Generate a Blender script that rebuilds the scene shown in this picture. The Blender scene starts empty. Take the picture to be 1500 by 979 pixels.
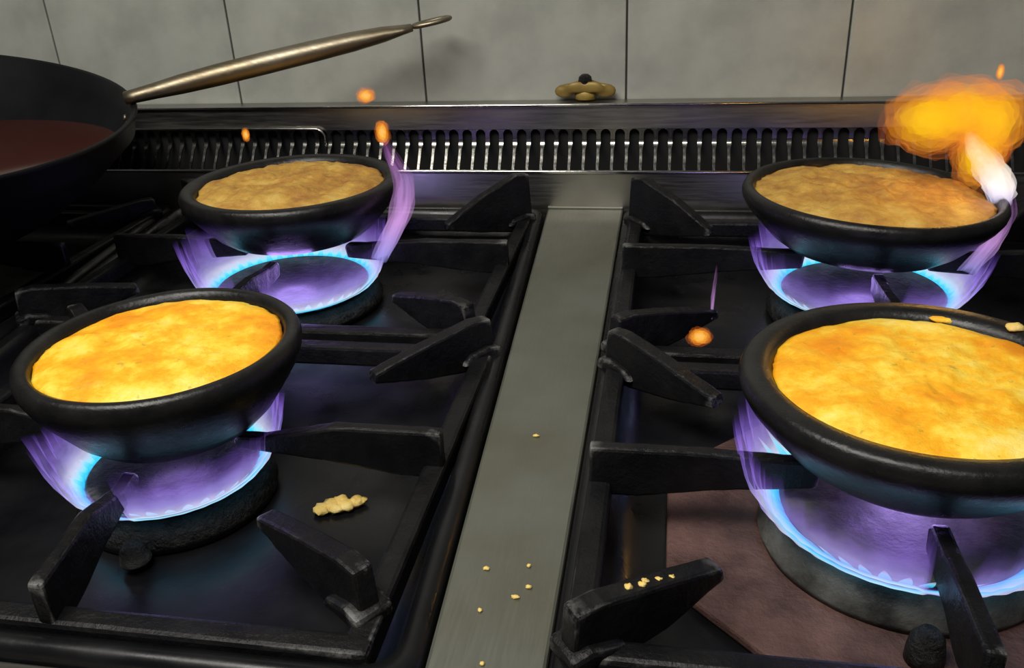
import bpy, bmesh, math, random
from mathutils import Vector, Matrix, noise

random.seed(7)
sc = bpy.context.scene
C = sc.collection
PI = math.pi

# ---------------------------------------------------------------- camera
F_PX = 1285.9
PITCH, YAW, ROLL = math.radians(25.577), math.radians(10.856), math.radians(-2.726)
CAM_H = 0.33
fwd = Vector((-math.sin(YAW)*math.cos(PITCH), math.cos(YAW)*math.cos(PITCH), -math.sin(PITCH)))
rt0 = Vector((math.cos(YAW), math.sin(YAW), 0))
up0 = rt0.cross(fwd)
rt = rt0*math.cos(ROLL) + up0*math.sin(ROLL)
up = up0*math.cos(ROLL) - rt0*math.sin(ROLL)
cam_d = bpy.data.cameras.new('camera')
cam_d.sensor_width = 36.0
cam_d.lens = F_PX/1500*36.0
cam_d.clip_start = 0.02
cam = bpy.data.objects.new('camera', cam_d)
C.objects.link(cam)
M = Matrix((rt, up, -fwd)).transposed().to_4x4()
M.translation = Vector((0, 0, CAM_H))
cam.matrix_world = M
sc.camera = cam

# ---------------------------------------------------------------- world and lamps
w = bpy.data.worlds.new('kitchen_air')
sc.world = w
w.use_nodes = True
w.node_tree.nodes['Background'].inputs[0].default_value = (0.95, 0.97, 1.0, 1)
w.node_tree.nodes['Background'].inputs[1].default_value = 0.055

def area(name, loc, target, sx, sy, power, col):
    d = bpy.data.lights.new(name, 'AREA')
    d.shape = 'RECTANGLE'; d.size = sx; d.size_y = sy; d.energy = power; d.color = col
    o = bpy.data.objects.new(name, d); C.objects.link(o)
    o.location = loc
    o.rotation_euler = (Vector(target)-Vector(loc)).to_track_quat('-Z', 'Y').to_euler()
    return o
area('ceiling_lamp', (-0.40, 0.0, 1.20), (-0.12, 0.55, 0.0), 1.1, 0.42, 24.0, (1.0, 0.97, 0.90))
sc.view_settings.view_transform = 'Standard'
sc.view_settings.look = 'None'
sc.view_settings.exposure = 0.0
sc.view_settings.gamma = 1.0
sc.view_settings.use_curve_mapping = False
sc.cycles.transparent_max_bounces = 64

# ---------------------------------------------------------------- materials
def nodes(name):
    m = bpy.data.materials.new(name); m.use_nodes = True
    nt = m.node_tree
    return m, nt, nt.nodes, nt.links, nt.nodes['Principled BSDF']

def coords(N, L, scale=(1, 1, 1)):
    tc = N.new('ShaderNodeTexCoord'); mp = N.new('ShaderNodeMapping')
    mp.inputs['Scale'].default_value = scale
    L.new(tc.outputs['Object'], mp.inputs['Vector'])
    return mp.outputs['Vector']

def nz(N, L, vec, scale, detail=4, rough=0.55):
    n = N.new('ShaderNodeTexNoise')
    n.inputs['Scale'].default_value = scale; n.inputs['Detail'].default_value = detail
    n.inputs['Roughness'].default_value = rough
    L.new(vec, n.inputs['Vector'])
    return n.outputs['Fac']

def ramp(N, L, fac, stops, interp='LINEAR'):
    r = N.new('ShaderNodeValToRGB'); e = r.color_ramp
    e.interpolation = interp
    while len(e.elements) < len(stops): e.elements.new(0.5)
    for el, (p, c) in zip(e.elements, stops):
        el.position = p; el.color = (c[0], c[1], c[2], 1) if len(c) == 3 else c
    L.new(fac, r.inputs['Fac'])
    return r.outputs['Color']

def bump(N, L, h, b, strength, dist):
    n = N.new('ShaderNodeBump')
    n.inputs['Strength'].default_value = strength; n.inputs['Distance'].default_value = dist
    L.new(h, n.inputs['Height'])
    L.new(n.outputs['Normal'], b.inputs['Normal'])
    return n

def iron(name, c0, c1, r0, r1, scale=240, bstr=0.6, bdist=0.002, tscale=30, spec=0.22, wear_glint=0.0):
    m, nt, N, L, b = nodes(name)
    v = coords(N, L)
    colr = ramp(N, L, nz(N, L, v, tscale, 5), [(0.35, c0), (0.7, c1)])
    if wear_glint:   # rubbed, greasy cast iron edges, with their glints painted in as pale grey
        ge = N.new('ShaderNodeNewGeometry')
        e = ramp(N, L, ge.outputs['Pointiness'], [(0.547, (0, 0, 0)), (0.615, (1, 1, 1))])
        p = ramp(N, L, nz(N, L, v, 55, 5, 0.7), [(0.46, (0, 0, 0)), (0.60, (1, 1, 1))])
        mu = N.new('ShaderNodeMixRGB'); mu.blend_type = 'MULTIPLY'; mu.inputs['Fac'].default_value = 1
        L.new(e, mu.inputs['Color1']); L.new(p, mu.inputs['Color2'])
        mk = N.new('ShaderNodeMath'); mk.operation = 'MULTIPLY'; mk.inputs[1].default_value = wear_glint
        L.new(mu.outputs['Color'], mk.inputs[0])
        mx = N.new('ShaderNodeMixRGB'); mx.inputs['Color2'].default_value = (0.42, 0.42, 0.40, 1)
        L.new(mk.outputs[0], mx.inputs['Fac']); L.new(colr, mx.inputs['Color1'])
        colr = mx.outputs['Color']
    L.new(colr, b.inputs['Base Color'])
    L.new(ramp(N, L, nz(N, L, v, tscale*1.7, 4), [(0.3, (r0,)*3), (0.7, (r1,)*3)]), b.inputs['Roughness'])
    bump(N, L, nz(N, L, v, scale, 6, 0.65), b, bstr, bdist)
    b.inputs['Specular IOR Level'].default_value = spec
    return m

M_IRON = iron('cast_iron_black', (0.004, 0.004, 0.005), (0.010, 0.0095, 0.0095), 0.25, 0.5, 170, 0.55, 0.002, 30, 0.22, 0.85)
M_TRAY = iron('black_enamel', (0.003, 0.003, 0.004), (0.007, 0.007, 0.008), 0.2, 0.42, 90, 0.15, 0.0012, 14, 0.32)
M_CLAY = iron('black_clay', (0.005, 0.005, 0.005), (0.013, 0.012, 0.012), 0.24, 0.42, 260, 0.35, 0.0012, 40, 0.35)
M_CRUST = iron('burnt_crust', (0.004, 0.004, 0.004), (0.02, 0.02, 0.02), 0.2, 0.45, 190, 1.0, 0.004, 60)
M_BURNER = iron('grey_burner_iron', (0.02, 0.02, 0.019), (0.13, 0.13, 0.12), 0.35, 0.65, 110, 0.5, 0.0025, 26)
M_RUST = iron('burnt_brown_plate', (0.05, 0.026, 0.023), (0.13, 0.07, 0.06), 0.45, 0.7, 210, 0.9, 0.0025, 30)
M_PAN = iron('pan_black', (0.004, 0.004, 0.005), (0.007, 0.007, 0.008), 0.42, 0.55, 140, 0.08, 0.0008, 12, 0.12)

def steel(name, col, rough, stretch, dirt=None, metal=1.0):
    m, nt, N, L, b = nodes(name)
    v = coords(N, L, stretch)
    b.inputs['Metallic'].default_value = metal
    d = dirt or tuple(x*0.75 for x in col)
    L.new(ramp(N, L, nz(N, L, coords(N, L), 9, 5), [(0.35, d), (0.65, col)]), b.inputs['Base Color'])
    L.new(ramp(N, L, nz(N, L, v, 60, 5), [(0.3, (rough-0.06,)*3), (0.7, (rough+0.08,)*3)]), b.inputs['Roughness'])
    bump(N, L, nz(N, L, v, 120, 3), b, 0.06, 0.001)
    return m
M_STRIP = steel('brushed_deck_steel', (0.25, 0.252, 0.22), 0.42, (8, 0.4, 8), (0.19, 0.19, 0.15), 0.85)
M_STEEL = steel('brushed_back_steel', (0.42, 0.40, 0.37), 0.34, (0.4, 6, 6))
M_BAR = steel('louvre_steel', (0.34, 0.33, 0.30), 0.20, (4, 4, 0.5))
M_EDGE = steel('polished_edge_steel', (0.75, 0.74, 0.70), 0.2, (1, 4, 4))
M_HANDLE = steel('handle_steel', (0.30, 0.265, 0.20), 0.44, (1, 5, 5), (0.20, 0.16, 0.10))

m, nt, N, L, b = nodes('vent_darkness'); b.inputs['Base Color'].default_value = (0.004, 0.004, 0.004, 1); b.inputs['Roughness'].default_value = 0.9
M_DARK = m

m, nt, N, L, b = nodes('grey_wall_tile')
v = coords(N, L)
L.new(ramp(N, L, nz(N, L, v, 11, 6, 0.6), [(0.32, (0.25, 0.255, 0.23)), (0.55, (0.33, 0.335, 0.30)), (0.75, (0.375, 0.38, 0.345))]), b.inputs['Base Color'])
b.inputs['Roughness'].default_value = 0.38
bump(N, L, nz(N, L, v, 30, 3), b, 0.05, 0.002)
M_TILE = m
m, nt, N, L, b = nodes('dark_grout'); b.inputs['Base Color'].default_value = (0.05, 0.05, 0.045, 1); b.inputs['Roughness'].default_value = 0.9
M_GROUT = m

def egg(name, stops, speck, bs=1.0, sheen=0.28, escale=26):
    m, nt, N, L, b = nodes(name)
    v = coords(N, L)
    base = ramp(N, L, nz(N, L, v, escale, 10, 0.70), stops)
    sp = ramp(N, L, nz(N, L, v, 150, 3), [(0.66, (0, 0, 0)), (0.71, (1, 1, 1))])
    mx = N.new('ShaderNodeMixRGB'); mx.inputs['Color2'].default_value = (*speck, 1)
    ml = N.new('ShaderNodeMath'); ml.operation = 'MULTIPLY'; ml.inputs[1].default_value = 0.55
    L.new(sp, ml.inputs[0]); L.new(ml.outputs[0], mx.inputs['Fac']); L.new(base, mx.inputs['Color1'])
    L.new(mx.outputs['Color'], b.inputs['Base Color'])
    b.inputs['Roughness'].default_value = sheen
    b.inputs['Subsurface Weight'].default_value = 0.0
    bump(N, L, nz(N, L, v, 110, 8, 0.7), b, 0.6*bs, 0.004)
    return m
M_EGG = egg('runny_yellow_egg', [(0.36, (0.86, 0.29, 0.004)), (0.47, (0.92, 0.44, 0.010)), (0.55, (0.95, 0.62, 0.05)), (0.66, (0.97, 0.76, 0.20))], (0.35, 0.28, 0.03), 0.7, 0.42, 17)
M_EGGB = egg('set_golden_egg', [(0.36, (0.34, 0.150, 0.030)), (0.46, (0.44, 0.225, 0.040)), (0.55, (0.54, 0.31, 0.055)), (0.66, (0.62, 0.41, 0.10))], (0.28, 0.20, 0.04), 1.0, 0.5)
M_SCRAP = egg('pale_egg_scrap', [(0.35, (0.75, 0.48, 0.08)), (0.65, (0.90, 0.72, 0.28))], (0.6, 0.4, 0.1), 1.0, 0.5)
m, nt, N, L, b = nodes('red_brown_sauce'); b.inputs['Base Color'].default_value = (0.045, 0.012, 0.008, 1); b.inputs['Roughness'].default_value = 0.06
M_SAUCE = m
M_BRASS = steel('dirty_brass', (0.42, 0.29, 0.06), 0.5, (3, 3, 3), (0.14, 0.09, 0.025), 0.25)

def flame_mat(name, cstops, astops, nscale, strength, cut=(0.35, 0.65), vstretch=0.25):
    """light given off by burning gas: glowing gas thinning into clear air; UV.y runs from the port to the tip"""
    m = bpy.data.materials.new(name); m.use_nodes = True
    nt = m.node_tree; N = nt.nodes; L = nt.links
    for n in list(N): N.remove(n)
    out = N.new('ShaderNodeOutputMaterial')
    uv = N.new('ShaderNodeUVMap'); sx = N.new('ShaderNodeSeparateXYZ')
    L.new(uv.outputs['UV'], sx.inputs[0])
    mp = N.new('ShaderNodeMapping'); mp.inputs['Scale'].default_value = (1, vstretch, 1)
    L.new(uv.outputs['UV'], mp.inputs['Vector'])
    tongues = ramp(N, L, nz(N, L, mp.outputs['Vector'], nscale, 3, 0.5), [(cut[0], (0, 0, 0)), (cut[1], (1, 1, 1))])
    col = ramp(N, L, sx.outputs['Y'], cstops)
    al = ramp(N, L, sx.outputs['Y'], astops)
    # tongue modulation fades in above the port ring
    lo = N.new('ShaderNodeMapRange'); lo.inputs['From Min'].default_value = 0.05; lo.inputs['From Max'].default_value = 0.4
    L.new(sx.outputs['Y'], lo.inputs['Value'])
    mx = N.new('ShaderNodeMixRGB'); mx.inputs['Color1'].default_value = (1, 1, 1, 1)
    L.new(lo.outputs[0], mx.inputs['Fac']); L.new(tongues, mx.inputs['Color2'])
    mul = N.new('ShaderNodeMixRGB'); mul.blend_type = 'MULTIPLY'; mul.inputs['Fac'].default_value = 1
    L.new(mx.outputs['Color'], mul.inputs['Color1']); L.new(al, mul.inputs['Color2'])
    em = N.new('ShaderNodeEmission'); L.new(col, em.inputs['Color']); em.inputs['Strength'].default_value = strength
    tr = N.new('ShaderNodeBsdfTransparent')
    ms = N.new('ShaderNodeMixShader')
    L.new(mul.outputs['Color'], ms.inputs['Fac']); L.new(tr.outputs[0], ms.inputs[1]); L.new(em.outputs[0], ms.inputs[2])
    L.new(ms.outputs[0], out.inputs['Surface'])
    m.cycles.emission_sampling = 'NONE'
    return m
G = lambda x: (x, x, x)
BLUE = [(0.0, (0.02, 0.38, 1.0)), (0.09, (0.06, 0.74, 1.0)), (0.17, (0.42, 0.76, 1.0)), (0.28, (0.74, 0.76, 1.0)), (0.50, (0.46, 0.38, 1.0)), (0.75, (0.34, 0.20, 0.85)), (1.0, (0.20, 0.08, 0.6))]
ALPHA = [(0.0, G(0.60)), (0.10, G(0.78)), (0.22, G(0.50)), (0.42, G(0.34)), (0.75, G(0.20)), (1.0, G(0.0))]
M_FLAME = flame_mat('blue_gas_flame', BLUE, ALPHA, 12, 1.25, (0.15, 0.60))
M_JET = flame_mat('port_jet_flame', [(0, (0.03, 0.5, 1)), (0.45, (0.10, 0.80, 1)), (1, (0.95, 0.70, 0.95))], [(0, G(0.5)), (0.6, G(0.45)), (1, G(0.05))], 8, 1.05, (0.1, 0.3))
M_LICK = flame_mat('violet_flame_lick', [(0, (0.40, 0.40, 1)), (0.3, (0.80, 0.42, 0.95)), (0.7, (0.50, 0.22, 0.60)), (1, (0.4, 0.12, 0.4))], [(0, G(0.12)), (0.3, G(0.20)), (0.75, G(0.12)), (1, G(0))], 5.5, 1.0, (0.35, 0.62), 0.35)
M_ORANGE = flame_mat('orange_flare', [(0, (1, 0.22, 0.03)), (0.25, (1, 0.38, 0.02)), (0.6, (1, 0.62, 0.0)), (1, (1, 0.84, 0.02))], [(0, G(0.04)), (0.3, G(0.09)), (0.7, G(0.18)), (1, G(0.26))], 2.6, 1.08, (0.2, 0.65), 1.0)
M_WHITE = flame_mat('white_hot_flame', [(0, (0.7, 0.65, 1)), (0.3, (1, 0.9, 0.85)), (1, (1, 0.75, 0.35))], [(0, G(0.08)), (0.3, G(0.26)), (0.7, G(0.16)), (1, G(0.0))], 3, 1.2, (0.2, 0.5), 0.5)
M_SPARK = flame_mat('spark_flame', [(0, (1, 0.20, 0.02)), (0.4, (1, 0.40, 0.03)), (0.75, (1, 0.68, 0.12)), (1, (1, 0.85, 0.45))], [(0, G(0.06)), (0.4, G(0.18)), (1, G(0.35))], 3, 1.05, (0.1, 0.45), 1.0)

# ---------------------------------------------------------------- mesh helpers
def obj(name, verts, faces, mat, parent=None, smooth=False, bev=0, seg=2, loc=None, uvs=None):
    me = bpy.data.meshes.new(name)
    me.from_pydata([tuple(v) for v in verts], [], faces)
    bm = bmesh.new(); bm.from_mesh(me)
    if uvs is None:
        bmesh.ops.recalc_face_normals(bm, faces=bm.faces)
    if bev:
        bmesh.ops.bevel(bm, geom=[e for e in bm.edges if e.calc_face_angle(0) > 0.5], offset=bev, segments=seg, affect='EDGES', profile=0.5, clamp_overlap=True)
    if uvs is not None:
        lay = bm.loops.layers.uv.new('UVMap')
        bm.verts.ensure_lookup_table()
        for f in bm.faces:
            us = [uvs[l.vert.index] for l in f.loops]
            for l, q in zip(f.loops, us):
                l[lay].uv = q
    bm.to_mesh(me); bm.free()
    if smooth:
        me.polygons.foreach_set('use_smooth', [True]*len(me.polygons))
    me.materials.append(mat)
    o = bpy.data.objects.new(name, me); C.objects.link(o)
    if loc: o.location = loc
    if parent: o.parent = parent
    return o

def tag(o, label=None, cat=None, group=None, kind=None):
    if label: o['label'] = label
    if cat: o['category'] = cat
    if group: o['group'] = group
    if kind: o['kind'] = kind
    return o

def empty(name, loc=(0, 0, 0)):
    o = bpy.data.objects.new(name, None); o.empty_display_size = 0.02
    C.objects.link(o); o.location = loc
    return o

def box(x0, x1, y0, y1, z0, z1):
    v = [(x, y, z) for z in (z0, z1) for y in (y0, y1) for x in (x0, x1)]
    f = [(0, 2, 3, 1), (4, 5, 7, 6), (0, 1, 5, 4), (2, 6, 7, 3), (0, 4, 6, 2), (1, 3, 7, 5)]
    return v, f

def prism(poly, axis_fn, t0, t1):
    """poly in (s,z) extruded through thickness t"""
    n = len(poly)
    v = [axis_fn(s, t0, z) for s, z in poly] + [axis_fn(s, t1, z) for s, z in poly]
    f = [tuple(range(n))[::-1], tuple(range(n, 2*n))]
    f += [(i, (i+1) % n, n+(i+1) % n, n+i) for i in range(n)]
    return v, f

def revolve(prof, seg=64, closed=False, wob=None):
    v, f = [], []
    n = len(prof)
    for i in range(seg):
        a = 2*PI*i/seg
        for k, (r, z) in enumerate(prof):
            rr = r*(1+(wob(a, k) if wob else 0))
            v.append((rr*math.cos(a), rr*math.sin(a), z))
    for i in range(seg):
        j = (i+1) % seg
        for k in range(n if closed else n-1):
            k2 = (k+1) % n
            f.append((i*n+k, j*n+k, j*n+k2, i*n+k2))
    return v, f

def tube(path, rad, seg=10, cap=True, flat=None):
    """path of points, rad list of (a,b) half axes: a sideways, b vertical"""
    v, f = [], []
    n = len(path)
    path = [Vector(p) for p in path]
    for i, p in enumerate(path):
        d = (path[min(i+1, n-1)]-path[max(i-1, 0)]).normalized()
        s = d.cross(Vector((0, 0, 1)))
        s = s.normalized() if s.length > 1e-4 else Vector((1, 0, 0))
        u = s.cross(d)
        a, b_ = rad[i] if isinstance(rad, list) else (rad, rad)
        for k in range(seg):
            t = 2*PI*k/seg
            v.append(p+s*a*math.cos(t)+u*b_*math.sin(t))
    for i in range(n-1):
        for k in range(seg):
            k2 = (k+1) % seg
            f.append((i*seg+k, i*seg+k2, (i+1)*seg+k2, (i+1)*seg+k))
    if cap:
        f.append(tuple(range(seg))[::-1]); f.append(tuple(range((n-1)*seg, n*seg)))
    return v, f

def merge(*parts):
    V, Fc = [], []
    for v, f in parts:
        o = len(V); V += list(v); Fc += [tuple(i+o for i in q) for q in f]
    return V, Fc

# ---------------------------------------------------------------- wall of tiles
YW = 1.0853
v, f = box(-2.2, 1.6, YW+0.004, YW+0.08, -0.3, 1.4)
wall = obj('wall_back', v, f, M_GROUT); tag(wall, 'grey marbled tile wall behind the range', kind='structure')
T0, TP = -0.8013, 0.2490
v, f = box(-TP/2+0.0011, TP/2-0.0011, -0.006, 0.006, 0.0011, 0.33-0.0011)
tile0 = obj('tile', v, f, M_TILE, wall, bev=0.0012, seg=2)
tile_me = tile0.data
first = True
for row in range(3):
    for k in range(-4, 8):
        t = tile0 if first else tile0.copy()
        if not first: C.objects.link(t)
        first = False
        t.parent = wall
        t.location = (T0+TP*(k+0.5), YW+0.006, 0.09+row*0.33)

v, f = box(-2.2, 1.6, -1.6, YW+0.08, -0.95, -0.90)
fl = obj('floor', v, f, M_TRAY); tag(fl, 'dark kitchen floor below the range', kind='structure')
v, f = box(-2.2, 1.6, YW+0.004, YW+0.08, -0.90, -0.30)
obj('wall_base', v, f, M_GROUT, wall)
# ---------------------------------------------------------------- the range
rng = empty('gas_range', (0, 0.3, -0.05))
tag(rng, 'commercial stainless gas range with black spill trays and slotted rear vent', 'stove')
def part(name, vf, mat, bev=0, seg=2, smooth=False, parent=None):
    o = obj(name, vf[0], vf[1], mat, parent or rng, smooth, bev, seg)
    if not parent: o.location = (0, -0.3, 0.05)
    return o

XL, XR = -1.15, 0.62
# centre strip of steel deck between the trays
v = [(-0.1085, 0.2838, 0.0), (-0.050, 0.2838, 0.0), (-0.0535, 1.036, 0.0), (-0.146, 1.036, 0.0)]
v += [(x, y, -0.06) for x, y, z in v]
part('deck_strip', (v, [(0, 1, 2, 3), (7, 6, 5, 4), (0, 4, 5, 1), (1, 5, 6, 2), (2, 6, 7, 3), (3, 7, 4, 0)]), M_STRIP, 0.002)
part('front_edge', box(XL, XR, 0.235, 0.2835, -0.06, -0.001), M_STEEL, 0.008, 3)

part('cabinet', box(XL, XR, 0.255, 1.042, -0.90, -0.0605), M_STEEL, 0.004)
def tray(name, q, lip, zl=0.002, zf=-0.036):
    """black tray: outline quad q (4 xy, ccw from front-left), rolled lip, sloping walls, flat floor"""
    c = Vector((sum(p[0] for p in q)/4, sum(p[1] for p in q)/4))
    def ring(inset, z, rad, n=6):
        pts = []
        for i in range(4):
            p = Vector(q[i]); a = Vector(q[i-1]); d = Vector(q[(i+1) % 4])
            ea = (a-p).normalized(); ed = (d-p).normalized()
            corner = p+ea*inset+ed*inset
            r = rad
            for k in range(n+1):
                t = k/n
                # quarter round corner
                P = corner+ea*r*(1-t)**2+ed*r*t**2
                pts.append((P.x, P.y, z))
        return pts
    prof = [(0.0, -0.05, 0.02), (0.0, zl-0.004, 0.02), (0.002, zl, 0.02), (0.007, zl+0.002, 0.02), (0.013, zl, 0.022), (0.016, zl-0.008, 0.024), (0.024, zf+0.010, 0.03), (0.036, zf, 0.035), (0.06, zf-0.001, 0.035)]
    V, Fc = [], []
    rings = [ring(*p) for p in prof]
    n = len(rings[0])
    for r in rings: V += r
    for i in range(len(rings)-1):
        for k in range(n):
            k2 = (k+1) % n
            Fc.append((i*n+k, i*n+k2, (i+1)*n+k2, (i+1)*n+k))
    Fc.append(tuple(range((len(rings)-1)*n, len(rings)*n)))
    o = part(name, (V, Fc), M_TRAY, smooth=True)
    return o
tray('spill_tray', [(-0.552, 0.2845), (-0.110, 0.2845), (-0.150, 1.030), (-0.640, 1.030)], 0.02)
tray('spill_tray', [(-0.0495, 0.2845), (0.42, 0.2845), (0.50, 1.030), (-0.0525, 1.030)], 0.02)
tray('spill_tray', [(-1.10, 0.2845), (-0.556, 0.2845), (-0.644, 1.030), (-1.10, 1.030)], 0.02)

# burnt octagonal plate around the big front burner
oct_ = [(0.145+0.150*math.cos(PI/8+i*PI/4), 0.470+0.150*math.sin(PI/8+i*PI/4)) for i in range(8)]
v, f = prism([(x, y) for x, y in oct_], lambda s, t, z: (s, z, t), -0.036, -0.029)
part('drip_plate', (v, f), M_RUST, 0.002)

# rear upstand, sloping slotted vent, fascia and ledge
VZ, VY = 0.0468, 1.0358       # lower edge of the vent
BY, BZ = 1.0620, 0.0754       # bend
part('upstand', box(XL, XR, 1.0362, 1.0420, -0.05, VZ-0.003), M_STEEL, 0.001)
part('upstand_foot', box(-0.146, -0.0535, 1.0330, 1.0362, 0.0, 0.0025), M_STRIP, 0.0008)
part('vent_rail', tube([(XL, VY, VZ-0.001), (XR, VY, VZ-0.001)], 0.0022, 10), M_EDGE, smooth=True)
part('vent_cavity', box(XL, XR, 1.0700, 1.0740, 0.0, 0.12), M_DARK)
part('vent_floor', box(XL, XR, 1.0425, 1.0695, 0.018, 0.020), M_DARK)
SP, S0 = 0.017129, -0.3425
ZT = 0.0915
part('fascia', box(XL, XR, BY, BY+0.0025, ZT, 0.1205), M_STEEL, 0.0006)
part('ledge', box(XL, XR, BY-0.002, YW-0.001, 0.1195, 0.1225), M_STEEL, 0.0012)
part('ledge_edge', tube([(XL, BY-0.003, 0.1210), (XR, BY-0.003, 0.1210)], 0.0019, 10), M_EDGE, smooth=True)
# one louvre bar: arched shoulders at the top, a rounded bend, then a slope down to the rail
hw = 0.0026
path = []
ar = SP/2-hw
for k in range(7):
    a = (PI/2)*k/6
    path.append((SP/2-ar*math.sin(a) if k else SP/2, BY, ZT-ar*(1-math.cos(a))))
path.append((hw, BY, BZ+0.004))
for k in range(1, 6):
    t = k/6
    p = Vector((BY, BZ+0.004))*(1-t)**2+Vector((BY, BZ))*2*t*(1-t)+Vector((BY-0.0035, BZ-0.0037))*t*t
    path.append((hw, p.x, p.y))
path.append((hw, BY-0.0035, BZ-0.0037))
path.append((0.0017, BY-0.006, BZ-0.0062))
path.append((0.0015, VY+0.001, VZ-0.001))
V, Fc = [], []
th = 0.0022
for h, y, z in path:
    V += [(-h, y, z), (h, y, z), (h, y+th, z-th*0.3), (-h, y+th, z-th*0.3)]
for i in range(len(path)-1):
    a, b2 = i*4, i*4+4
    for k in range(4):
        k2 = (k+1) % 4
        Fc.append((a+k, a+k2, b2+k2, b2+k))
Fc += [(0, 1, 2, 3), tuple(range(len(path)*4-4, len(path)*4))]
bar0 = obj('louvre_bar', V, Fc, M_BAR, rng, smooth=False)
k0, k1 = -36, 50
for k in range(k0, k1):
    o = bar0 if k == k0 else bar0.copy()
    if k != k0: C.objects.link(o)
    o.parent = rng
    o.location = (S0+SP*k, -0.3, 0.05)
# thin bright frame rod round the left section of the vent
pts = [(-0.95, BY-0.004, 0.0965), (-0.445, BY-0.004, 0.0940)]
for k in range(1, 7):
    a = PI/2*k/6
    pts.append((-0.445+0.012*math.sin(a), BY-0.004, 0.0940-0.012*(1-math.cos(a))))
pts.append((-0.433, BY-0.006, 0.070))
part('vent_frame', tube(pts, 0.0016, 8), M_EDGE, smooth=True)

# ---------------------------------------------------------------- grates
def grate(label, x0, x1, y0, y1, cx, cy, rin, fins, fin_h, tip_z=0.030, top=0.031, skew=0.0, anchor={}):
    g = empty('cast_iron_grate', (cx, cy, 0.0)); tag(g, label, 'grate', 'cast iron grates on the range')
    def gp(name, vf, bev=0.002):
        vv = [(a-cx, b_-cy, c) for a, b_, c in vf[0]]
        o = obj(name, vv, vf[1], M_IRON, g, bev=bev, seg=2)
        bm = bmesh.new(); bm.from_mesh(o.data)
        for _ in range(3):
            ed = [e for e in bm.edges if e.calc_length() > 0.010]
            if ed: bmesh.ops.subdivide_edges(bm, edges=ed, cuts=1, use_grid_fill=True)
        bmesh.ops.triangulate(bm, faces=[f_ for f_ in bm.faces if len(f_.verts) > 4])
        for v_ in bm.verts:
            n_ = noise.noise_vector((v_.co+Vector((cx*3, cy*5, 0)))*150)
            v_.co += n_*0.0004
        bm.to_mesh(o.data); bm.free()
        return o
    # frame ring
    wd, zb, zt = 0.015, -0.012, 0.006
    o = [(x0, y0), (x1, y0), (x1, y1), (x0, y1)]
    i_ = [(x0+wd, y0+wd), (x1-wd, y0+wd), (x1-wd, y1-wd), (x0+wd, y1-wd)]
    V = [(x, y, zt) for x, y in o]+[(x, y, zt) for x, y in i_]+[(x, y, zb) for x, y in o]+[(x, y, zb) for x, y in i_]
    Fc = []
    for k in range(4):
        k2 = (k+1) % 4
        Fc += [(k, k2, 4+k2, 4+k), (8+k2, 8+k, 12+k, 12+k2), (k, 8+k, 8+k2, k2), (4+k2, 12+k2, 12+k, 4+k)]
    gp('frame', (V, Fc), 0.003)
    # straight fingers from the middle of each side
    for (ax, ay), (dx, dy) in (((x1, cy), (-1, 0)), ((x0, cy), (1, 0)), ((cx, y0), (0, 1)), ((cx, y1), (0, -1))):
        Ln = abs(cx-ax)+abs(cy-ay)-rin
        lowz = 0.004 if dy < 0 else 0.010
        poly = [(0.001, -0.004), (0.001, top), (Ln*0.5, top), (Ln-0.022, tip_z), (Ln-0.004, tip_z), (Ln, tip_z-0.004), (Ln-0.002, lowz), (Ln*0.55, 0.004), (0.03, -0.004)]
        px, py = -dy, dx
        sk = skew if dy > 0 else 0.0
        gp('finger', prism(poly, lambda s, t, z: (ax+dx*s+px*t+sk*(1-s/Ln), ay+dy*s+py*t, z), -0.0048, 0.0048), 0.0022)
    # corner fins: high at the frame corner, falling towards the burner
    for k, (ax, ay) in enumerate(((x0, y0), (x1, y0), (x1, y1), (x0, y1))):
        h, ln, tip = fin_h[k], fins[k][0], fins[k][1]
        ax, ay = anchor.get(k, (ax, ay))
        d = Vector((cx-ax, cy-ay)).normalized()
        px, py = -d.y, d.x
        s0 = 0.010
        poly = [(s0-0.008, -0.008), (s0-0.004, h), (s0+0.012, h+0.001), (s0+ln*0.55, h*0.6+tip*0.4), (s0+ln, tip), (s0+ln+0.002, tip-0.008), (s0+ln*0.6, -0.002), (s0+0.02, -0.008)]
        gp('corner_fin', prism(poly, lambda s, t, z: (ax+d.x*s+px*t, ay+d.y*s+py*t, z), -0.0065, 0.0065), 0.0022)
        # flared foot of the fin on the frame
        poly = [(0.0, 0.0), (0.0, 0.010), (0.012, 0.012), (0.03, 0.008), (0.036, 0.0)]
        gp('fin_foot', prism(poly, lambda s, t, z: (ax+d.x*s+px*t, ay+d.y*s+py*t, z), -0.012, 0.012), 0.003)
    return g
ST = [(0.10, 0.016)]*4
ZB = dict(FL=0.020, RL=0.026, FR=0.029, RR=0.028)   # height of the finger tips the bowls stand on
grate('square black iron grate under the front bowl left of the steel strip', -0.522, -0.138, 0.300, 0.642, -0.333, 0.468, 0.048, ST, (0.034, 0.034, 0.034, 0.034), ZB['FL'], skew=0.020, anchor={1: (-0.141, 0.326)})
grate('square black iron grate under the rear bowl left of the steel strip', -0.600, -0.158, 0.658, 0.990, -0.388, 0.830, 0.055, ST, (0.034, 0.034, 0.058, 0.050), ZB['RL'])
grate('square black iron grate with crumbs, under the front bowl over the drip plate', -0.044, 0.345, 0.312, 0.628, 0.148, 0.462, 0.052, [(0.085, 0.022)]+ST[1:], (0.032, 0.034, 0.034, 0.034), ZB['FR'])
grate('square black iron grate under the bowl with the orange flare', -0.044, 0.420, 0.640, 0.985, 0.186, 0.826, 0.055, ST, (0.034, 0.034, 0.056, 0.056), ZB['RR'])
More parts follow.
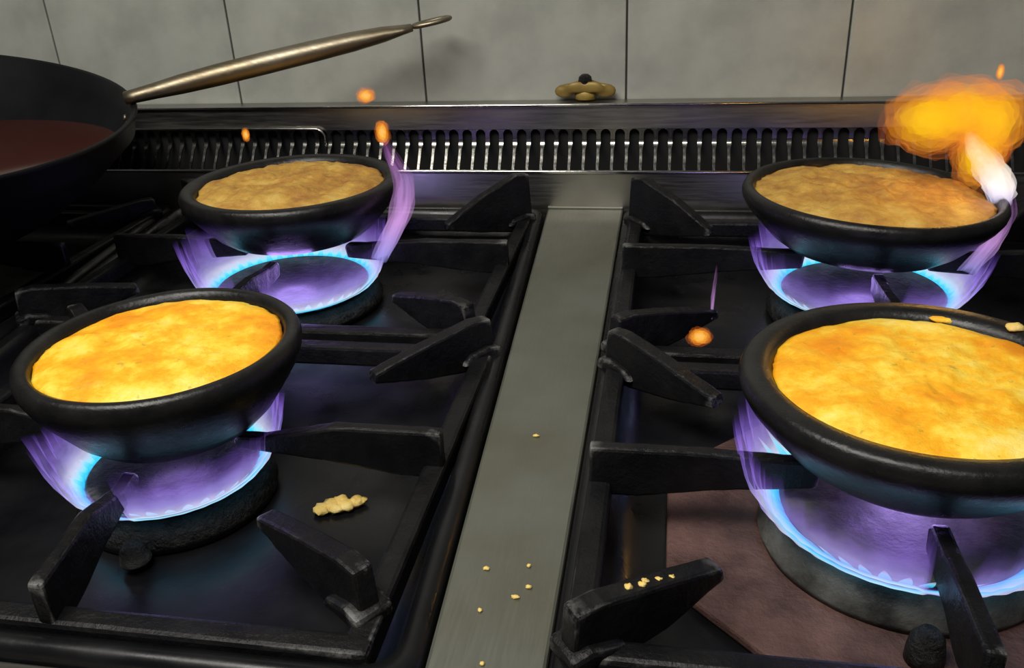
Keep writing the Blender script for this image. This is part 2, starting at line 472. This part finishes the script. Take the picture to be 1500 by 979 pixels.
grate('square black iron grate under the long-handled pan', -1.04, -0.640, 0.658, 0.990, -0.83, 0.800, 0.055, ST, (0.024, 0.024, 0.024, 0.024))

# ---------------------------------------------------------------- burners
def burner(label, cx, cy, r, zt, mat_body, mat_cap, pilot=True):
    g = empty('gas_burner', (cx, cy, -0.030)); tag(g, label, 'burner', 'gas burners')
    b0 = -0.005 if mat_body != M_BURNER else 0.0006
    h = zt+0.030
    wob = lambda a, k: 0.012*noise.noise(Vector((math.cos(a)*3, math.sin(a)*3, k*0.7+cx*9)))
    prof = [(0.02, b0), (r*1.10, b0), (r*1.12, b0+0.006), (r*1.06, h*0.55), (r*1.02, h-0.006), (r*0.99, h-0.003), (r*0.95, h-0.002), (r*0.45, h-0.003), (r*0.40, h-0.02)]
    v, f = revolve(prof, 72, wob=wob)
    obj('burner_body', v, f, mat_body, g, True)
    prof = [(0.0005, h-0.010), (r*0.44, h-0.010), (r*0.94, h-0.0015), (r*0.97, h+0.002), (r*0.93, h+0.005), (r*0.60, h+0.003), (0.0005, h+0.001)]
    v, f = revolve(prof, 72)
    obj('burner_ring', v, f, mat_cap, g, True)
    if pilot:
        prof = [(0.0001, h-0.004), (0.005, h-0.005), (0.0085, h-0.010), (0.0098, h-0.018), (0.010, 0.0), (0.0001, 0.0)]
        v, f = revolve(prof, 24)
        o = obj('pilot', v, f, M_CRUST, g, True)
        o.location = (-0.008 if cx > 0 else 0.010, -(r+(0.024 if cx > 0 else 0.014)), 0)
    return g
BUR = dict(FL=(-0.336, 0.468, 0.061, -0.013), RL=(-0.388, 0.808, 0.083, -0.016), FR=(0.147, 0.466, 0.075, -0.004), RR=(0.186, 0.820, 0.078, -0.013))
burner('crusted black burner head under the front bowl left of the steel strip', *BUR['FL'], M_CRUST, M_IRON)
burner('black burner head under the rear bowl left of the steel strip', *BUR['RL'], M_CRUST, M_IRON)
burner('wide grey scorched burner head on the brown drip plate', *BUR['FR'], M_BURNER, M_BURNER)
burner('black burner head under the bowl with the orange flare', *BUR['RR'], M_CRUST, M_IRON)

# ---------------------------------------------------------------- bowls and egg
def bowl(label, cx, cy, ro, ri, zr, zb, tilt=(0, 0)):
    h = zr-zb
    prof = [(0.0005, 0.0), (ro*0.56, 0.0), (ro*0.64, h*0.05), (ro*0.745, h*0.20), (ro*0.83, h*0.38), (ro*0.895, h*0.52), (ro*0.955, h*0.66), (ro*0.99, h*0.78), (ro*1.0, h*0.88), (ro*0.985, h*0.96), (ro*0.96, h*0.995),
            (ri+(ro-ri)*0.4, h*1.0), (ri+(ro-ri)*0.12, h*0.975), (ri*0.99, h*0.90), (ri*0.93, h*0.60), (ri*0.75, h*0.25), (ri*0.5, h*0.14), (0.0005, h*0.13)]
    wob = lambda a, k: 0.006*noise.noise(Vector((math.cos(a)*2, math.sin(a)*2, cx*7+k*0.15)))
    v, f = revolve(prof, 96, wob=wob)
    o = obj('clay_bowl', v, f, M_CLAY, None, True)
    o.location = (cx, cy, zb); o.rotation_euler = (tilt[0], tilt[1], 0)
    tag(o, label, 'bowl', 'black clay bowls on the burners')
    return o

def omelette(label, cx, cy, r, zb, h, mat, seed, tilt=(0, 0), rough=1.0, dome=0.004, drop=0.0):
    nr, na = 34, 128
    V, Fc = [(0, 0, 0)], []
    def top(x, y, t):
        n1 = noise.noise(Vector((x*28+seed, y*28, seed)))
        n2 = noise.noise(Vector((x*75, y*75+seed, 2+seed)))
        n3 = noise.noise(Vector((x*190, y*190, seed)))
        return h+dome*(1-t*t)+rough*(0.0026*n1+0.0020*n2+0.0010*n3)*(1-0.5*t**6)-0.004*t**8
    V[0] = (0, 0, top(0, 0, 0))
    for i in range(1, nr+1):
        t = i/nr
        for k in range(na):
            a = 2*PI*k/na
            e = 1+0.022*rough*noise.noise(Vector((math.cos(a)*5, math.sin(a)*5, seed)))*t**3+0.010*rough*noise.noise(Vector((math.cos(a)*17, math.sin(a)*17, seed)))*t**4
            rr = r*t*e
            x, y = rr*math.cos(a), rr*math.sin(a)
            V.append((x, y, top(x, y, t)))
    for k in range(na):   # skirt
        a = 2*PI*k/na
        V.append((r*0.90*math.cos(a), r*0.90*math.sin(a), h-0.018))
    for k in range(na):
        Fc.append((0, 1+k, 1+(k+1) % na))
    for i in range(nr):
        for k in range(na):
            k2 = (k+1) % na
            Fc.append((1+i*na+k, 1+(i+1)*na+k, 1+(i+1)*na+k2, 1+i*na+k2))
    o = obj('omelette', V, Fc, mat, None, True)
    o.location = (cx, cy, zb); o.rotation_euler = (tilt[0], tilt[1], 0)
    tag(o, label, 'omelette', 'egg dishes in the bowls')
    return o
BW = dict(FL=(-0.332, 0.480, 0.0925, 0.0810, 0.0835), RL=(-0.393, 0.852, 0.1150, 0.0985, 0.087), FR=(0.148, 0.473, 0.1030, 0.0850, 0.085), RR=(0.184, 0.838, 0.1170, 0.1070, 0.0855))
TL = dict(FL=(0, 0), RL=(0, 0), FR=(0, 0), RR=(0, math.radians(2.5)))
LB = dict(FL='black clay bowl of runny yellow egg, left of the steel strip', RL='black clay bowl of golden set egg with a violet flame lick at its rim',
          FR='wide thick-rimmed black clay bowl of runny yellow egg over the grey burner', RR='black clay bowl of golden set egg under the orange flare')
LO = dict(FL='runny yellow omelette with pale lumps, in the bowl left of the steel strip', RL='golden brown set omelette with a smooth patch, beside the violet flame lick',
          FR='runny yellow omelette in the wide thick-rimmed bowl over the grey burner', RR='golden brown set omelette in the bowl under the orange flare')
for k, (cx, cy, ro, ri, zr) in BW.items():
    zb = ZB[k]+0.0004
    bowl(LB[k], cx, cy, ro, ri, zr, zb, TL[k])
    front = k[0] == 'F'
    omelette(LO[k], cx, cy, ri*0.985, zb, (zr-zb)*(0.96 if front else 0.95), M_EGG if front else M_EGGB, {'FL': 1.3, 'RL': 4.1, 'FR': 7.7, 'RR': 9.2}[k], TL[k], 1.0 if front else 1.7, 0.002 if front else 0.004)

# ---------------------------------------------------------------- frying pan
R0 = 0.275; HP = 0.126
prot = Matrix.Rotation(math.radians(8.0), 3, 'Y') @ Matrix.Rotation(math.radians(1.6), 3, 'X')
prim = Vector((-0.813, 0.750, 0.184))
pan = empty('frying_pan', prim-prot @ Vector((0, 0, HP))); tag(pan, 'deep black pan with long steel handle beside the tiled wall', 'pan')
pan.rotation_euler = prot.to_euler()
inner = [(0.0005, 0.005), (0.135, 0.005), (0.152, 0.010), (0.194, 0.034), (0.232, 0.072), (R0-0.011, HP-0.022), (R0-0.004, HP+0.001)]
prof = [(0.0005, 0.0), (0.135, 0.0), (0.158, 0.005), (0.201, 0.032), (0.244, 0.072), (0.2725, HP-0.022), (R0-0.001, HP-0.003), (R0+0.002, HP), (R0, HP+0.0025)]+inner[::-1]
v, f = revolve(prof, 96)
obj('pan_body', v, f, M_PAN, pan, True)
pinv = prot.transposed()
ploc = Vector(pan.location)
def tl(p): return pinv @ (Vector(p)-ploc)
A = Vector((-0.585, 0.905, 0.166)); B = Vector((-0.256, 1.045, 0.2235))
d = B-A
hpts, hr = [], []
prof_h = [(-0.03, 0.010, 0.007), (0.0, 0.010, 0.0075), (0.06, 0.0110, 0.0085), (0.14, 0.0120, 0.0105), (0.25, 0.0125, 0.0118), (0.4, 0.0125, 0.0122), (0.55, 0.0125, 0.0118), (0.68, 0.012, 0.0108), (0.78, 0.0115, 0.0085), (0.84, 0.0108, 0.0055), (0.875, 0.0100, 0.0040)]
for t, a, b_ in prof_h:
    hpts.append(tl(A+d*t+Vector((0, 0, 0.001*math.sin(PI*min(max(t, 0), 1)))))); hr.append((a, b_))
v, f = tube(hpts, hr, 20)
hd = obj('handle', v, f, M_HANDLE, pan, True); hd['label'] = 'long brushed steel handle'
# flat loop with the hanging hole at the end of the handle
side = d.cross(Vector((0, 0, 1))).normalized(); dn = d.normalized(); upv = side.cross(dn)
cen = A+d*0.94+Vector((0, 0, 0.0012))
V, Fc = [], []
ns, nm = 40, 10
for i in range(ns):
    a = 2*PI*i/ns
    e = dn*math.cos(a)*0.0205+side*math.sin(a)*0.0100
    nrm = (dn*math.cos(a)*0.0100+side*math.sin(a)*0.0205).normalized()
    for k in range(nm):
        t = 2*PI*k/nm
        V.append(tl(cen+e+nrm*0.0042*math.cos(t)+upv*0.0030*math.sin(t)))
for i in range(ns):
    j = (i+1) % ns
    for k in range(nm):
        k2 = (k+1) % nm
        Fc.append((i*nm+k, j*nm+k, j*nm+k2, i*nm+k2))
obj('hanging_loop', V, Fc, M_HANDLE, hd, True)
for q in (-0.05, 0.05):
    v, f = revolve([(0.0001, 0.0025), (0.003, 0.002), (0.0045, 0.0), (0.0001, 0.0)], 16)
    rv = obj('rivet', v, f, M_HANDLE, pan, True)
    ang = 0.62+q
    rv.location = ((R0-0.0105)*math.cos(ang), (R0-0.0105)*math.sin(ang), HP-0.020)
    rv.rotation_euler = (0, -PI/2+0.25, ang)
# level pool of sauce cut where its surface meets the tilted pan wall
def wall_at(ang, level):
    best = None
    pts_ = []
    for (r1, z1), (r2, z2) in zip(inner[:-1], inner[1:]):
        for q in range(20):
            t = q/20
            r_, z_ = r1+(r2-r1)*t, z1+(z2-z1)*t
            P = prot @ Vector((r_*math.cos(ang), r_*math.sin(ang), z_))+ploc
            pts_.append(P)
    for P in pts_[20:]:
        if P.z > level: return P
    return pts_[-1]
LEV = 0.126
na = 72
edge = [wall_at(2*PI*k/na, LEV) for k in range(na)]
cen = sum((Vector((p.x, p.y, 0)) for p in edge), Vector())/na
V = [Vector((p.x-cen.x, p.y-cen.y, 0))*0.997 for p in edge]+[Vector((p.x-cen.x, p.y-cen.y, 0))*0.965+Vector((0, 0, -0.006)) for p in edge]
Fc = [tuple(range(na)), tuple(range(na, 2*na))[::-1]]+[(k, na+k, na+(k+1) % na, (k+1) % na) for k in range(na)]
sauce = obj('sauce', V, Fc, M_SAUCE)
sauce.location = (cen.x, cen.y, LEV)
tag(sauce, 'dark red brown sauce pooled inside the long-handled pan', 'sauce')

# ---------------------------------------------------------------- flames
def flame(label, cx, cy, z0, path, glow, seed, lobes=34, jets=44, jl=0.011):
    g = empty('burner_flame', (cx, cy, z0)); tag(g, label, 'flame', 'blue gas flames under the bowls')
    na, nv = 272, len(path)
    def shell(name, scale, amp, ph, cut=1.0):
        V, Fc, U = [], [], []
        for i in range(na+1):
            a = 2*PI*i/na
            hgt = cut*(0.80+0.30*noise.noise(Vector((math.cos(a)*2.2, math.sin(a)*2.2, seed+ph))))
            gap = min(abs(math.atan2(math.sin(a-q*PI/2), math.cos(a-q*PI/2))) for q in (3,))   # the front iron finger parts the flame
            gap = min(max((gap-0.075)/0.075, 0.0), 1.0)
            hgt *= 0.16+0.84*gap*gap*(3-2*gap)
            for k, (r, z) in enumerate(path):
                t = k/(nv-1)
                flute = amp*t*math.sin(a*lobes+ph+2*noise.noise(Vector((math.cos(a)*3, math.sin(a)*3, seed))))
                rr = path[0][0]+(r*scale-path[0][0])*min(hgt, 1.0)**0.6+flute*(0.3+t)
                V.append((rr*math.cos(a), rr*math.sin(a), path[0][1]+(z-path[0][1])*hgt))
                U.append((i/na*1.0, t))
        for i in range(na):
            for k in range(nv-1):
                Fc.append((i*nv+k, (i+1)*nv+k, (i+1)*nv+k+1, i*nv+k+1))
        return obj(name, V, Fc, M_FLAME, g, True, uvs=U)
    shell('outer_cone', 1.0, 0.0022, 0.0)
    shell('inner_cone', 0.95, 0.0018, 1.7, 0.85)
    # small jets at the ports
    V, Fc, U = [], [], []
    rb = path[0][0]
    for i in range(jets):
        a = 2*PI*i/jets
        o = len(V)
        L_ = jl*(0.75+0.5*random.random())
        for k in range(5):
            t = k/4
            w_ = 0.0034*(1-t**1.6)+0.0002
            rr = rb-0.002+L_*0.75*t
            for q in range(6):
                b_ = 2*PI*q/6
                tx = w_*math.cos(b_); rz = w_*math.sin(b_)
                V.append(((rr+rz*0.4)*math.cos(a)-tx*math.sin(a), (rr+rz*0.4)*math.sin(a)+tx*math.cos(a), path[0][1]+0.001+L_*0.8*t+rz*0.5)); U.append((i*0.37+q/6, t))
        for k in range(4):
            for q in range(6):
                q2 = (q+1) % 6
                Fc.append((o+k*6+q, o+k*6+q2, o+k*6+6+q2, o+k*6+6+q))
    j = obj('port_jets', V, Fc, M_JET, g, True, uvs=U); j['kind'] = 'stuff'
    ld = bpy.data.lights.new('flame_glow', 'POINT'); ld.energy = glow; ld.color = (0.48, 0.32, 1.0); ld.shadow_soft_size = 0.03
    lo = bpy.data.objects.new('flame_glow', ld); C.objects.link(lo); lo.parent = g; lo.location = (0, 0, path[0][1]+0.016)
    return g
FLF = flame('blue flame ring under the front bowl left of the steel strip', *BUR['FL'][:2], 0.0, [(0.060, -0.011), (0.067, -0.007), (0.072, 0.000), (0.076, 0.010), (0.079, 0.021), (0.081, 0.033), (0.083, 0.045)], 0.13, 2.0, 30, 34, 0.010)
RLF = flame('blue flame ring under the rear bowl left of the steel strip', *BUR['RL'][:2], 0.0, [(0.081, -0.014), (0.089, -0.009), (0.095, -0.001), (0.099, 0.010), (0.103, 0.024), (0.106, 0.040), (0.108, 0.057)], 0.26, 5.0, 34, 44, 0.011)
FRF = flame('blue flame ring on the wide grey scorched burner', *BUR['FR'][:2], 0.0, [(0.075, -0.004), (0.083, 0.000), (0.090, 0.007), (0.096, 0.017), (0.100, 0.030), (0.103, 0.045), (0.105, 0.062)], 0.30, 8.0, 40, 46, 0.021)
RRF = flame('blue flame ring under the bowl with the orange flare', *BUR['RR'][:2], 0.0, [(0.076, -0.011), (0.085, -0.006), (0.092, 0.001), (0.098, 0.011), (0.104, 0.024), (0.108, 0.039), (0.111, 0.055)], 0.20, 11.0, 36, 44, 0.011)

def lick(name, pts, rad, mat, parent=None, seg=20, layers=3):
    """soft rising tongue: nested tapering sheaths along a path"""
    V, Fc, U = [], [], []
    P = [Vector(p) for p in pts]
    # resample by catmull-rom
    S = []
    n = len(P)
    for i in range(n-1):
        p0, p1, p2, p3 = P[max(i-1, 0)], P[i], P[i+1], P[min(i+2, n-1)]
        for q in range(6):
            t = q/6
            S.append(0.5*((2*p1)+(p2-p0)*t+(2*p0-5*p1+4*p2-p3)*t*t+(3*p1-p0-3*p2+p3)*t**3))
    S.append(P[-1])
    m_ = len(S)
    for ly in range(layers):
        o = len(V); sc_ = 1.2-1.0*ly/layers
        for i, p in enumerate(S):
            t = i/(m_-1); x = t*(n-1); k = min(int(x), n-2); r = (rad[k]*(1-(x-k))+rad[k+1]*(x-k))*sc_
            for q in range(seg):
                a = 2*PI*q/seg
                w_ = 1+0.35*noise.noise(Vector((math.cos(a)*1.5, math.sin(a)*1.5, t*6+ly)))
                V.append(p+Vector((math.cos(a)*r*w_, math.sin(a)*r*w_*0.8, 0.2*r*math.sin(a*2)))); U.append((q/seg, t))
        for i in range(m_-1):
            for q in range(seg):
                q2 = (q+1) % seg
                Fc.append((o+i*seg+q, o+i*seg+q2, o+(i+1)*seg+q2, o+(i+1)*seg+q))
    if parent:
        V = [v-Vector(parent.location) for v in V]
    return obj(name, V, Fc, mat, parent, True, uvs=U)

lick('flame_lick', [(-0.285, 0.800, 0.020), (-0.272, 0.805, 0.045), (-0.262, 0.815, 0.070), (-0.262, 0.825, 0.095), (-0.272, 0.83, 0.115), (-0.280, 0.835, 0.135)], [0.008, 0.009, 0.0095, 0.009, 0.007, 0.003], M_LICK, RLF, 28, 5)
lick('flame_lick', [(0.270, 0.80, 0.020), (0.290, 0.812, 0.045), (0.300, 0.82, 0.068), (0.300, 0.83, 0.090)], [0.007, 0.007, 0.006, 0.004], M_LICK, RRF)

flare = empty('flame_flare', (0.290, 0.835, 0.085)); tag(flare, 'bright orange and yellow flare rising from the rim of a rear bowl', 'flame')
def blob(name, lumps, mat, parent, layers=7, seed=0):
    V, Fc, U = [], [], []
    nu, nv = 28, 16
    for (x, y, z, rx, ry, rz) in lumps:
        for ly in range(layers):
            s = 1.22-1.05*ly/layers
            o = len(V)
            for i in range(nv+1):
                ph = PI*i/nv
                for k in range(nu):
                    a = 2*PI*k/nu
                    dv = Vector((math.sin(ph)*math.cos(a), math.sin(ph)*math.sin(a), -math.cos(ph)))
                    n_ = 1+0.30*noise.noise(dv*1.6+Vector((seed+x*40, ly*1.3, 0)))+0.14*noise.noise(dv*4.2+Vector((ly*2.1, seed, z*30)))
                    V.append(Vector((x+dv.x*rx*s*n_, y+dv.y*ry*s*n_, z+dv.z*rz*s*n_))-Vector(parent.location)); U.append((k/nu+ly*0.37+i/nv*0.5, ly/(layers-1)))
            for i in range(nv):
                for k in range(nu):
                    k2 = (k+1) % nu
                    Fc.append((o+i*nu+k, o+i*nu+k2, o+(i+1)*nu+k2, o+(i+1)*nu+k))
    return obj(name, V, Fc, mat, parent, True, uvs=U)
blob('flare_cloud', [(0.228, 0.84, 0.148, 0.034, 0.026, 0.026), (0.258, 0.85, 0.152, 0.034, 0.028, 0.026), (0.282, 0.845, 0.145, 0.026, 0.024, 0.030), (0.275, 0.84, 0.115, 0.020, 0.016, 0.026)], M_ORANGE, flare, 12, 3.0)
lick('flare_core', [(0.298, 0.832, 0.072), (0.294, 0.832, 0.088), (0.284, 0.834, 0.105), (0.272, 0.836, 0.122), (0.262, 0.838, 0.138)], [0.006, 0.012, 0.013, 0.010, 0.003], M_WHITE, flare, 28, 8)
ld = bpy.data.lights.new('flare_glow', 'POINT'); ld.energy = 0.5; ld.color = (1.0, 0.55, 0.12); ld.shadow_soft_size = 0.03
lo = bpy.data.objects.new('flare_glow', ld); C.objects.link(lo); lo.parent = flare; lo.location = (-0.03, 0.0, 0.065)

def spark(label, loc, rx, rz, seed):
    g = empty('flame_spark', (loc[0], loc[1], loc[2]-rz)); tag(g, label, 'flame', 'loose orange flame sparks')
    blob('spark_body', [(loc[0], loc[1], loc[2], rx, rx*0.8, rz)], M_SPARK, g, 9, seed)
    return g
spark('small orange spark hanging above the violet flame lick, against the fascia', (-0.317, 0.90, 0.164), 0.0085, 0.0065, 1.0)
spark('yellow flame spark at the tip of the violet flame lick', (-0.293, 0.87, 0.132), 0.0062, 0.011, 2.0)
spark('tiny orange spark in front of the slotted vent, between pan and bowl', (-0.485, 0.95, 0.112), 0.004, 0.0065, 3.0)
spark('round orange spark floating above the iron grate, clear of any bowl', (0.027, 0.610, 0.036), 0.0075, 0.0058, 4.0)
spark('tiny orange spark above the big orange flare, against the tiles', (0.282, 0.85, 0.187), 0.0028, 0.006, 5.0)

# thin pale wisps of burning gas
def wisp(label, pts, r):
    o = lick('flame_wisp', pts, [r*0.6]+[r]*(len(pts)-2)+[r*0.4], M_LICK, None, 8, 2)
    tag(o, label, 'flame')
wisp('thin upright lavender wisp of flame over the black iron grate', [(0.040, 0.70, 0.010), (0.041, 0.71, 0.030), (0.043, 0.72, 0.052)], 0.0014)

# ---------------------------------------------------------------- small things
def lump(name, loc, r, mat, seed, flat=0.5, label=None, cat=None, group=None):
    V, Fc = [], []
    nu, nv = 14, 8
    for i in range(nv+1):
        ph = PI*i/nv
        for k in range(nu):
            a = 2*PI*k/nu
            dv = Vector((math.sin(ph)*math.cos(a), math.sin(ph)*math.sin(a), math.cos(ph)))
            n_ = 1+0.5*noise.noise(dv*2+Vector((seed, 0, 0)))
            V.append((dv.x*r[0]*n_, dv.y*r[1]*n_, max(dv.z, -0.7)*r[2]*n_))
    for i in range(nv):
        for k in range(nu):
            k2 = (k+1) % nu
            Fc.append((i*nu+k, (i+1)*nu+k, (i+1)*nu+k2, i*nu+k2))
    o = obj(name, V, Fc, mat, None, True); o.location = loc
    tag(o, label, cat, group)
    return o
# scrap of egg lying in the tray: several curds grown together
V, Fc = [], []
for i, (dx, dy, rr) in enumerate([(-0.012, -0.002, 0.006), (-0.006, 0.001, 0.0062), (0.0, 0.004, 0.0065), (0.005, 0.0, 0.006), (0.011, 0.003, 0.0055), (-0.002, -0.003, 0.005), (0.015, 0.004, 0.0035)]):
    o = len(V); nu, nv = 14, 8
    for a_ in range(nv+1):
        ph = PI*a_/nv
        for k in range(nu):
            a = 2*PI*k/nu
            dv = Vector((math.sin(ph)*math.cos(a), math.sin(ph)*math.sin(a), math.cos(ph)))
            n_ = 1+0.4*noise.noise(dv*2+Vector((i*3.1, 0, 0)))
            V.append((dx+dv.x*rr*n_, dy+dv.y*rr*n_, dv.z*rr*0.55*n_))
    for a_ in range(nv):
        for k in range(nu):
            k2 = (k+1) % nu
            Fc.append((o+a_*nu+k, o+(a_+1)*nu+k, o+(a_+1)*nu+k2, o+a_*nu+k2))
sc_o = obj('egg_scrap', V, Fc, M_SCRAP, None, True); sc_o.location = (-0.216, 0.466, -0.0335)
sc_o.rotation_euler = (0, 0, 0.25)
tag(sc_o, 'pale yellow scrap of egg lying in the black tray', 'egg scrap')
CR = [(752, 828), (755, 860), (736, 876), (690, 897), (692, 835), (760, 640), (705, 975), (653, 930)]
def deck_point(u, vv):
    dd = rt*((u-750)/F_PX)-up*((vv-489.5)/F_PX)+fwd
    t = -CAM_H/dd.z
    return dd*t
for i, q in enumerate([(-0.0696, 0.3806), (-0.0672, 0.3636), (-0.0732, 0.3550), (-0.0899, 0.3431), (-0.0930, 0.3755), (-0.085, 0.515), (-0.0815, 0.3075)]):
    lump('egg_crumb', (q[0], q[1], 0.0008), (0.0012+0.0006*(i % 3), 0.0012, 0.001), M_SCRAP, i*1.7, label='tiny crumb of egg on the steel strip between the trays', cat='crumb', group='egg crumbs on the steel strip')
for i in range(5):
    s = 0.040+0.006*i
    dx_, dy_ = 0.788*s, 0.615*s
    lump('egg_crumb', (-0.044+dx_+0.002*math.sin(i*2.1), 0.312+dy_, 0.0305-0.0012*i), (0.0022, 0.002, 0.0016), M_SCRAP, 20+i*1.7, label='small crumb of egg on a corner fin of the grate beside the drip plate', cat='crumb', group='egg crumbs on the grate fin')
lump('egg_crumb', (0.1795, 0.555, 0.0805), (0.009, 0.004, 0.003), M_EGG, 31.0, label='yellow flake of egg stuck on the rim of the wide bowl', cat='crumb')

# brass-coloured lobed cap with a dark knob on the ledge
cap = empty('valve_cap', (-0.1025, 1.0738, 0.1250)); tag(cap, 'dirty yellow lobed valve cap with dark knob on the back ledge', 'valve cap')
V, Fc = [], []
nu, nm = 64, 12
for i in range(nu):
    a = 2*PI*i/nu
    R_ = 0.019+0.007*abs(math.cos(a))**1.5+0.003*math.cos(6*a)
    yr = 0.0085/0.024
    for k in range(nm):
        t = 2*PI*k/nm
        rr = R_+0.0085*math.cos(t)
        V.append((rr*math.cos(a)*0.98, (rr*math.sin(a))*yr, 0.0125+0.0064*math.sin(t)-0.0030*math.cos(2*a)+0.0012*math.sin(5*a)))
for i in range(nu):
    j = (i+1) % nu
    for k in range(nm):
        k2 = (k+1) % nm
        Fc.append((i*nm+k, j*nm+k, j*nm+k2, i*nm+k2))
obj('lobed_ring', V, Fc, M_BRASS, cap, True)
v, f = revolve([(0.0001, 0.0), (0.012, 0.0), (0.0125, 0.006), (0.009, 0.012), (0.0001, 0.013)], 32)
hb = obj('hub', v, f, M_BRASS, cap, True); hb.scale = (1, 0.7, 1)
v, f = revolve([(0.0001, 0.013), (0.0065, 0.014), (0.0085, 0.020), (0.0075, 0.026), (0.004, 0.029), (0.0001, 0.0295)], 24)
kb = obj('knob', v, f, M_CRUST, cap, True); kb['label'] = 'dark crusted knob'
lump('egg_crumb', (0.2145, 0.5350, 0.0860), (0.006, 0.0035, 0.0025), M_SCRAP, 37.0, label='pale crumb of egg stuck on the rim of the wide bowl', cat='crumb')
